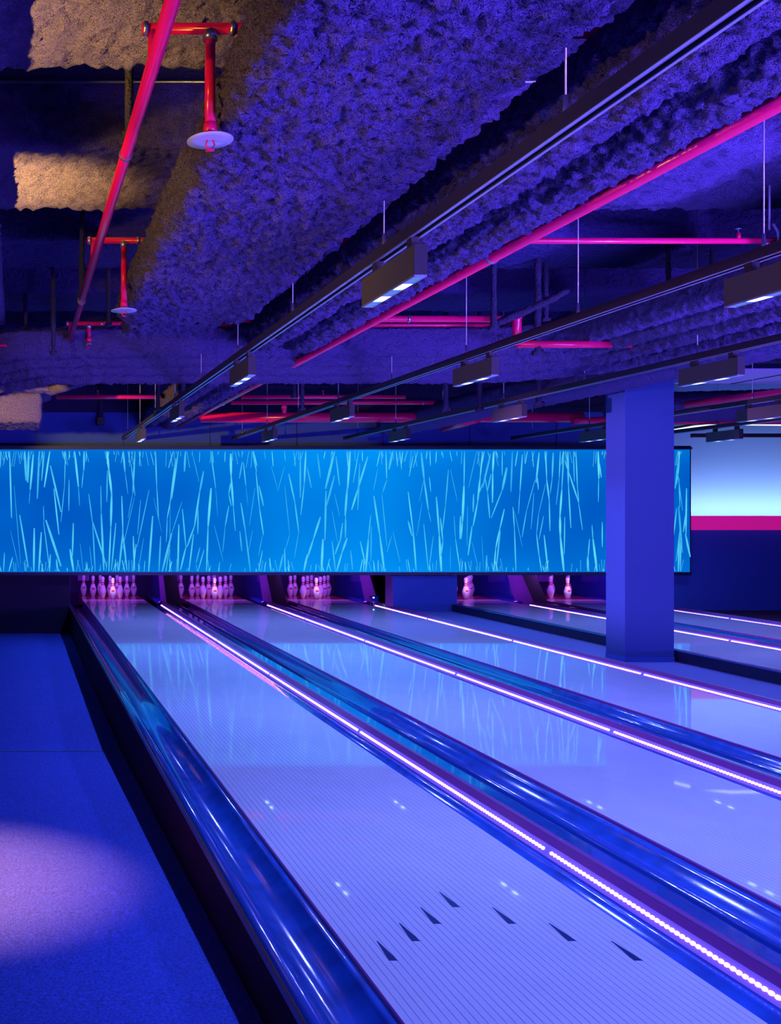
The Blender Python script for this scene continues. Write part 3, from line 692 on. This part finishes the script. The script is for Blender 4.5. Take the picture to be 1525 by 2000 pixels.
# ------------------------------------------------------------------ light tracks and spotlights
TZ = 2.685
TRACK_LABEL = ['long black light track over the leftmost lane, nearest the camera', 'black light track over the second lane',
               'black light track over the third lane, passing above the pillar', 'black light track over the fourth lane behind the pillar',
               'black light track over the rightmost lane']
TX = [1.70, 3.46, 5.24, 7.92, 9.70]
spot_parts = None
for ti, x in enumerate(TX):
    y_end = 15.6
    t = thing('light_track', TRACK_LABEL[ti], 'light track', (x, 0, TZ), 'hanging light tracks')
    rl = prism_y('rail', [(-0.028, -0.005), (-0.028, 0.045), (0.028, 0.045), (0.028, -0.005), (0.014, -0.005), (0.014, 0.008), (-0.014, 0.008), (-0.014, -0.005)], -3.0, y_end, 'black_metal', t)
    for sx in (-0.021, 0.021): box('slot_lip', sx - 0.0055, sx + 0.0055, -3.0, y_end - 0.02, -0.008, -0.005, 'track_slot', rl)
    box('slot_conductor', -0.006, 0.006, -3.0, y_end - 0.02, 0.003, 0.008, 'track_slot', rl)
    box('end_cap', -0.03, 0.03, y_end, y_end + 0.03, -0.008, 0.047, 'black_metal', rl)
    for k in range(9):
        y = 3.03 + 1.5 * k
        c = tube('suspension_cable', [(0, y, 0.045), (0, y, 3.99 - TZ)], 0.003, 'cable', t, 6)
        tube('cable_grip', [(0, y, 0.045), (0, y, 0.06), (0, y, 0.11)], [0.010, 0.010, 0.006], 'steel', c, 8)
    for k, yn in enumerate((-1.9, 1.1, 4.12, 7.08, 10.1, 13.1)):
        where = ['behind the camera', 'above the camera', 'nearest', 'second nearest', 'third', 'farthest'][k]
        s = thing('track_spotlight', 'slim box spotlight with lit louvre, %s on the track over the %s' % (where, LANE_NAME[ti]), 'spotlight', (x, yn, TZ - 0.03), 'track spotlights')
        if spot_parts is None:
            parts = [box('housing', -0.027, 0.027, 0, 0.63, -0.150, -0.022, 'fixture_grey', s, 0.002)]
            parts += [box('connector', -0.018, 0.018, a, a + 0.05, -0.026, 0.026, 'black_metal', s) for a in (0.05, 0.46)]
            parts.append(box('end_plate', -0.0275, 0.0275, -0.004, 0.0, -0.150, -0.022, 'black_metal', s))
            for c in range(5):
                a = 0.012 + c * 0.122
                parts.append(box('louvre_cell', -0.0225, 0.0225, a, a + 0.112, -0.154, -0.150, 'lamp_cell' if c in (1, 3) else 'lamp_cell_dim', s))
            for c in range(6):
                a = 0.004 + c * 0.122
                parts.append(box('louvre_bar', -0.0265, 0.0265, a, a + 0.010, -0.158, -0.150, 'track_slot', s))
            for sx in (-1, 1):
                parts.append(box('louvre_rim', sx * 0.0245 - 0.002, sx * 0.0245 + 0.002, 0, 0.63, -0.158, -0.150, 'track_slot', s))
            spot_parts = parts
            for q in parts[4:]: q.parent = parts[0]
        else:
            hs = share('housing', spot_parts[0], s)
            for q in spot_parts[1:4]: share(q.name.split('.')[0], q, s)
            for q in spot_parts[4:]: share(q.name.split('.')[0], q, hs)
        for c in (1, 3):
            yy = yn + 0.012 + c * 0.122 + 0.056
            area_light('lamp_beam', (x, yy, TZ - 0.190), (x, yy + 0.001, -1), 0.04, 0.05, 15, BLUE, 125)

# ------------------------------------------------------------------ insulated ducts
D1 = tag(sweep('insulated_duct', rrect(0.742, 1.650, 2.89, 3.13, 0.045, 4), [(0, 1.6, 0), (0, 4.215, 0)], 0.031, 0.0145, seed=3.0),
         'broad rectangular duct with rough sprayed insulation, hanging over the leftmost gutter', 'duct')
for i, (a, b, x0, x1, z0) in enumerate(((4.27, 5.68, 0.740, 1.655, 2.885), (5.74, 7.13, 0.738, 1.66, 2.88), (7.17, 7.77, 0.84, 1.52, 2.90))):
    p = sweep('duct_section', rrect(x0, x1, z0, 3.13, 0.05, 4), [(0, a, 0), (0, b, 0)], 0.032, 0.0165, seed=5.0 + i)
    p.parent = D1
def humped(x, z, y0, y1, hump):
    pts = []
    y = y0
    while y <= y1 + 1e-6:
        h = 0.0
        if hump:
            c = max(0.0, 1 - abs(y - 9.35) / 1.0)
            h = 0.34 * (c * c * (3 - 2 * c))
        pts.append((x, y, z + h)); y += 0.1
    return pts
tag(sweep('insulated_duct', circle(0.155, 22, sx=1.0), humped(2.145, 3.06, 1.6, 16.0, True), 0.032, 0.017, seed=9.0),
    'round duct with rough sprayed insulation right beside the first light track', 'duct', 'pair of round ducts')
tag(sweep('insulated_duct', circle(0.150, 22), humped(2.455, 3.035, 1.6, 16.0, True), 0.032, 0.017, seed=12.0),
    'round duct with rough sprayed insulation alongside the magenta pipe', 'duct', 'pair of round ducts')
# lobed bundle crossing the room, then turning towards the camera
def lobed(wd, h, n):
    out = []
    lw = wd / n
    for i in range(n):
        for j in range(7):
            a = math.pi + math.pi * j / 6
            out.append((-wd/2 + lw * (i + 0.5) + lw * 0.5 * math.cos(a), -h * 0.02 + (h * 0.50) * math.sin(a) + 0.28 * (-wd/2 + lw * (i + 0.5))))
    out += [(wd/2, h * 0.35 + 0.1), (wd/2 - 0.08, h * 0.5 + 0.1), (-wd/2 + 0.08, h * 0.5), (-wd/2, h * 0.35)]
    return out
BZ = 3.0
path = [(-1.3, 11.0, BZ - 0.10), (-0.5, 10.1, BZ - 0.03), (0.15, 9.50, BZ), (0.9, 9.38, BZ), (2.0, 9.35, BZ), (4.0, 9.35, BZ)]
for k in range(7):
    a = math.radians(90 - 15 * k)
    path.append((4.25 + 0.95 * math.cos(a), 8.4 + 0.95 * math.sin(a), BZ))
path += [(5.2, 7.0, BZ), (5.2, 2.6, BZ)]
tag(sweep('duct_bundle', lobed(0.80, 0.26, 4), path, 0.016, 0.019, seed=20.0),
    'three-lobed bundle of sprayed pipes crossing the room and turning towards the camera', 'duct')
tag(sweep('insulated_duct', rrect(5.72, 6.27, 2.755, 3.05, 0.11, 5), [(0, 3.0, 0), (0, 15.6, 0)], 0.016, 0.026, seed=25.0),
    'low sprayed duct running past the left side of the pillar top', 'duct')
tag(sweep('insulated_duct', circle(0.20, 18, sx=1.6), [(8.05, 13.2, 2.92), (9.5, 13.2, 2.95), (11.0, 13.2, 3.0)], 0.016, 0.03, 'spray', seed=29.0),
    'short dark sprayed duct right of the red main behind the pillar', 'duct')
tag(sweep('insulated_duct', rrect(-0.80, -0.125, 3.36, 3.55, 0.06, 4), [(0, 2.2, 0), (0, 10.4, 0)], 0.016, 0.026, seed=31.0),
    'sprayed duct along the left edge of the picture over the aisle', 'duct')
# duct offset over the aisle at the far left
de = thing('duct_elbow', 'square duct end lit warm at the far left above the screen', 'duct', (0, 0, 0))
sweep('duct_end', rrect(-0.85, 0.30, 2.575, 2.93, 0.04, 4), [(0, 11.55, 0), (0, 12.6, 0)], 0.016, 0.02, seed=34.0).parent = de
for k in range(7):
    pr = sweep('insulation_rib', circle(0.018, 8), [(-0.28 + k * 0.085, 11.53, 2.60), (-0.28 + k * 0.085, 11.53, 2.91)], 0.008, 0.018, seed=40.0 + k)
    pr.parent = de
sweep('duct_top', rrect(-0.85, 0.42, 2.93, 3.02, 0.03, 3), [(0, 11.40, 0), (0, 12.6, 0)], 0.014, 0.022, seed=36.0).parent = de
tag(sweep('insulated_duct', circle(0.075, 14, sx=1.3), [(0.40, 11.75, 2.99), (0.62, 10.8, 2.96), (0.86, 9.95, 2.92)], 0.014, 0.02, seed=38.0),
    'slanting blue-lit sprayed duct joining the warm duct end to the crossing bundle', 'duct')
tag(sweep('insulated_duct', circle(0.07, 14), [(0.98, 12.6, 3.30), (1.2, 11.7, 3.48), (1.35, 11.2, 3.6)], 0.012, 0.02, seed=44.0),
    'short sprayed pipe bend above the thin red pipe at left', 'duct')

# sprayed hanger straps
HANG = [(252, 85, 262, 4.95, 16), (160, 455, 575, 7.4, 11), (104, 560, 690, 8.6, 9), (50, 585, 650, 9.6, 8), (212, 585, 635, 8.8, 9), (708, 470, 540, 7.35, 13), (637, 500, 570, 8.0, 11),
        (553, 575, 618, 8.6, 9), (600, 545, 600, 8.2, 9), (964, 552, 640, 8.0, 11), (1050, 520, 690, 8.3, 13), (1066, 555, 625, 8.4, 10), (1305, 500, 640, 7.9, 8), (1390, 560, 630, 8.0, 8),
        (308, 730, 800, 10.8, 9), (357, 730, 780, 10.6, 9), (575, 735, 775, 10.5, 8), (590, 735, 800, 10.4, 8), (936, 735, 800, 10.8, 9), (1052, 735, 790, 10.6, 12), (1120, 735, 770, 10.6, 8), (870, 735, 800, 10.7, 11)]
HPOS = ['beside the big red pipe at upper left', 'left of the lower end of the big red pipe', 'far left above the crossing bundle', 'at the left edge above the bundle', 'next to the second sprinkler disc', 'under the red branch beside the nearest spotlight', 'right of the broad duct', 'between broad duct and first track',
        'left of the first track over the crossing bundle', 'left of the red valve', 'right of the red valve', 'rightmost of the pair by the red valve', 'above the second track at right', 'farthest right above the duct bend', 'below the bundle near the first track end', 'below the bundle left of the first track',
        'left one of a pair below the bundle', 'right one of a pair below the bundle', 'below the bundle above the second far spotlight', 'below the bundle left of the pillar', 'below the bundle next to the pillar', 'below the bundle between second and third track']
for i, (px, ya, yb, d, wpx) in enumerate(HANG):
    a = at(px, ya, d); b = at(px, yb, d)
    r = wpx * d / F * 0.5
    z1 = 3.99 if not (5.6 < d < 6.8 or 3.5 < d < 4.65) else 3.62
    h = thing('hanger_strap', 'dark sprayed hanger strap ' + HPOS[i], 'hanger', (b.x, b.y, b.z), 'hanger straps')
    pts = [(0, 0, z) for z in [k * 0.03 for k in range(int((z1 - b.z) / 0.03) + 2)]]
    rr = [r * (1 + 0.35 * noise.noise(Vector((i * 3.3, 0, p[2] * 14)))) for p in pts]
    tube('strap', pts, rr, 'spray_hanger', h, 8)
    tube('foot', [(-r * 1.6, 0, 0.0), (r * 1.6, 0, 0.01)], r * 0.8, 'spray_hanger', h, 8)

# ------------------------------------------------------------------ sprinkler pipes
def pipe_thing(label, pts, r, couplings=(), group='red sprinkler pipes', mat='red_pipe'):
    """couplings: positions (point, direction) of grooved rings"""
    t = thing('sprinkler_pipe', label, 'pipe', (0, 0, 0), group)
    tube('pipe', pts, r, mat, t, 18)
    for c, dr in couplings:
        c = Vector(c); dr = Vector(dr).normalized()
        tube('coupling_ring', [c - dr * 0.009, c + dr * 0.009], r + 0.006, 'steel', t, 18)
    return t
def head(label, x, y, ztop, zdisc, rd=0.092, drop=True):
    t = thing('ceiling_sprinkler', label, 'sprinkler', (x, y, zdisc), 'sprinkler heads')
    hh = ztop - zdisc
    dp = tube('drop_pipe', [(0, 0, 0.045), (0, 0, hh)], 0.019, 'red_pipe', t, 14)
    tube('pipe_socket', [(0, 0, 0.02), (0, 0, 0.06)], 0.024, 'red_pipe', dp, 14)
    tube('pipe_tee', [(0, 0, hh - 0.045), (0, 0, hh - 0.01)], 0.026, 'steel', dp, 14)
    lathe('heat_disc', [(0.0, 0.004), (rd * 0.6, 0.004), (rd, 0.0), (rd, -0.003), (rd * 0.6, -0.001), (0.0, -0.001)], 'disc_steel', t, 28)
    tube('frame_arm', [(-0.010, 0, 0.0), (-0.016, 0, -0.018), (0, 0, -0.036)], 0.0035, 'red_pipe', t, 6)
    tube('frame_arm', [(0.010, 0, 0.0), (0.016, 0, -0.018), (0, 0, -0.036)], 0.0035, 'red_pipe', t, 6)
    lathe('deflector', [(0.0, -0.036), (0.017, -0.037), (0.017, -0.039), (0.0, -0.040)], 'red_pipe', t, 10)
    return t
ZM, ZB = 3.113, 3.248
pipe_thing('long red sprinkler main running away at upper left over the aisle', [(0.489, 1.3, ZM), (0.489, 9.2, ZM)], 0.026,
           [((0.489, 4.39, ZM), (0, 1, 0)), ((0.489, 7.42, ZM), (0, 1, 0)), ((0.489, 9.06, ZM), (0, 1, 0))])
for i, y in enumerate((3.527, 6.264, 9.0)):
    n = ['nearest', 'second', 'third'][i]
    t = pipe_thing('short red branch pipe over the aisle, %s from the camera' % n, [(0.45, y, ZB), (1.5, y, ZB)], 0.0193, [((0.775, y, ZB), (1, 0, 0)), ((0.463, y, ZB), (1, 0, 0))])
    tube('riser', [(0.489, y, ZM), (0.489, y, ZB)], 0.018, 'red_pipe', t, 12)
    if i < 2: head('red sprinkler drop with round steel disc beside the broad duct, ' + ('nearest the camera' if i == 0 else 'farther one'), 0.696 if i == 0 else 0.684, y, ZB, 2.846 if i == 0 else 2.80, 0.083)
    else: head('small sprinkler head tucked behind the far end of the broad duct', 0.66, y, ZB, 3.06, 0.027)
pipe_thing('magenta-lit red sprinkler main beside the pair of round ducts', [(2.645, 1.7, 2.925), (2.645, 13.6, 2.925), (2.645, 16.05, 2.925)], 0.032,
           [((2.645, 5.44, 2.925), (0, 1, 0)), ((2.645, 9.9, 2.925), (0, 1, 0)), ((2.645, 12.6, 2.925), (0, 1, 0))])
def cross(label, y, z, x0, x1, r, cps=(), upright=()):
    t = pipe_thing(label, [(x0, y, z), (x1, y, z)], r, [((c, y, z), (1, 0, 0)) for c in cps])
    for u in upright:
        tube('upright_sprinkler', [(u, y, z), (u, y, z + r + 0.03)], 0.014, 'red_pipe', t, 8)
        lathe_o = lathe('upright_deflector', [(0.0, 0), (0.018, 0.001), (0.018, 0.003), (0.0, 0.004)], 'steel', t, 10)
        lathe_o.location = (u, y, z + r + 0.055)
        tube('upright_frame', [(u, y, z + r + 0.02), (u, y, z + r + 0.056)], 0.004, 'steel', t, 6)
    return t
cross('red cross pipe at the top, behind the first light track', 3.527, 3.232, 1.7, 3.3, 0.0193)
t = cross('long red cross pipe at right below the sprayed beam', 6.264, 3.246, 1.75, 5.8, 0.0193, (), (4.62,))
hk = thing('pipe_hanger', 'curved steel pipe hanger hooking the long red cross pipe at right', 'hanger', (4.82, 6.264, 3.246))
tube('hook', [(0.0, -0.03, 0.10), (0.03, -0.03, 0.05), (0.035, -0.03, 0.0), (0.01, -0.03, -0.035), (-0.03, -0.03, -0.03), (-0.06, -0.03, -0.022)], 0.008, 'disc_steel', hk, 8)
tube('rod', [(0, 0, 0.07), (0, 0, 0.53)], 0.006, 'cable', hk, 6)
cross('thick red cross pipe ending at the red valve', 8.3, 3.15, 1.75, 4.15, 0.0277, (2.72, 2.81, 3.32))
cross('thin red cross pipe just above the crossing bundle', 9.0, 3.232, 1.75, 6.2, 0.020, (), (4.4,))
v = thing('red_valve', 'upright red valve cylinder between two cross pipes', 'valve', (4.243, 8.3, 2.938))
lathe('valve_body', [(0.0, -0.01), (0.034, -0.01), (0.034, 0.0), (0.036, 0.02), (0.036, 0.21), (0.040, 0.215), (0.040, 0.24), (0.034, 0.245), (0.0, 0.245)], 'red_pipe', v, 18)
lathe('valve_ring', [(0.037, 0.03), (0.041, 0.035), (0.041, 0.05), (0.037, 0.055)], 'red_pipe', v, 18)
cross('red cross pipe continuing right of the valve', 8.3, 2.935, 4.243, 5.22, 0.031, ())
dg = tag(sweep('sprayed_bracket', circle(0.03, 8), [(4.00, 8.2, 3.085), (4.2, 8.05, 3.17), (4.36, 7.9, 3.25), (4.45, 7.9, 3.30)], 0.012, 0.02, 'spray_hanger', seed=71.0),
         'dark sprayed bracket slanting across the red valve', 'bracket')
cross('thin red cross pipe at left under the ceiling near the screen', 13.1, 3.06, 0.52, 1.92, 0.028, (), (1.08,))
cross('upper one of the thin red cross pipes behind the second track', 13.1, 3.06, 3.0, 5.2, 0.026, (), (4.1,))
cross('middle red cross pipe behind the second and third track', 13.5, 3.03, 2.95, 7.2, 0.030, (5.6,), ())
t = cross('thick red cross main above the screen', 14.1, 2.885, 2.645, 8.15, 0.072, (), ())
lathe_o = lathe('valve_cap', [(0.0, 0.0), (0.035, 0.0), (0.035, 0.07), (0.045, 0.08), (0.03, 0.13), (0.0, 0.14)], 'red_pipe', t, 12); lathe_o.location = (3.84, 14.06, 2.94)
pipe_thing('orange-red pipe stub left of the pillar under the main', [(7.95, 14.0, 2.82), (8.15, 14.0, 2.83), (9.1, 14.0, 2.87)], 0.045)
pipe_thing('red pipe stub pointing at the camera by the third track', [(6.55, 13.9, 2.85), (6.5, 14.9, 2.80)], 0.06)
pipe_thing('bright red pipe sloping up right of the pillar', [(8.6, 12.6, 2.90), (9.4, 11.9, 2.99), (9.75, 11.2, 3.02), (9.9, 8.5, 3.05)], 0.045)
pipe_thing('low red pipe right of the pillar above the blue wall', [(9.2, 13.9, 2.80), (11.6, 13.9, 2.80), (12.4, 13.0, 2.78)], 0.035)
tube_o = tag(tube('drain_pipe', [(-0.9, 9.2, 3.08), (0.48, 9.2, 3.08), (0.56, 9.2, 3.08)], 0.012, 'red_pipe', None, 10), 'thin dark red pipe at far left below the end of the big main', 'pipe')

# ------------------------------------------------------------------ right corner behind the pillar: panels, cove, small fittings
cp = thing('ceiling_panel', 'pale violet ceiling panel right of the pillar', 'ceiling panel', (0, 0, 0), 'pale ceiling panels')
v = [at(1360, 757, 11.6), at(1475, 768, 11.9), at(1525, 742, 11.2), at(1420, 735, 10.9)]
def slab(name, quad, th, mat, parent):
    vs_ = [tuple(q) for q in quad] + [(q[0], q[1], q[2] + th) for q in quad]
    bm = bmesh.new(); bv = [bm.verts.new(q) for q in vs_]
    for f in ((0,1,2,3),(7,6,5,4),(0,4,5,1),(1,5,6,2),(2,6,7,3),(3,7,4,0)): bm.faces.new([bv[i] for i in f])
    return bm_obj(name, bm, mat, parent)
slab('panel', [(8.10, 11.2, 3.12), (10.6, 11.2, 3.12), (10.6, 12.2, 3.12), (8.10, 12.2, 3.12)], 0.04, 'white_panel', cp)
for k in range(4): box('panel_edge', 8.1 + k * 0.8, 8.115 + k * 0.8, 11.2, 12.2, 3.112, 3.12, 'curb', cp)
cvt = thing('cove_lamp', 'curved white light line along the top of the blue wall', 'lamp', (0, 0, 0))
tube('lamp_tube', [(10.5, 15.8, 2.82), (10.8, 15.6, 2.88), (11.3, 15.5, 2.92), (12.2, 15.5, 2.91), (13.5, 15.5, 2.88), (15, 15.5, 2.86)], 0.022, 'cove_tube', cvt, 10)
tube('lamp_channel', [(10.5, 15.84, 2.85), (10.8, 15.64, 2.91), (11.3, 15.54, 2.95), (12.2, 15.54, 2.94), (13.5, 15.54, 2.91), (15, 15.54, 2.89)], 0.028, 'black_metal', cvt, 10)
rb = tag(box('curtain_rail', 10.3, 15.5, 14.9, 14.96, 2.66, 2.72, 'black_metal', None, 0.004), 'dark horizontal rail in front of the blue wall', 'rail')
jb = thing('junction_box', 'small black junction box on the wall above the screen at left', 'junction box', (1.38, 16.18, 2.96))
box('box_body', -0.06, 0.06, -0.06, 0.06, 0, 0.13, 'black_metal', jb, 0.006); tube('conduit', [(0, 0, 0.13), (0, 0, 0.75)], 0.045, 'spray_hanger', jb, 10)
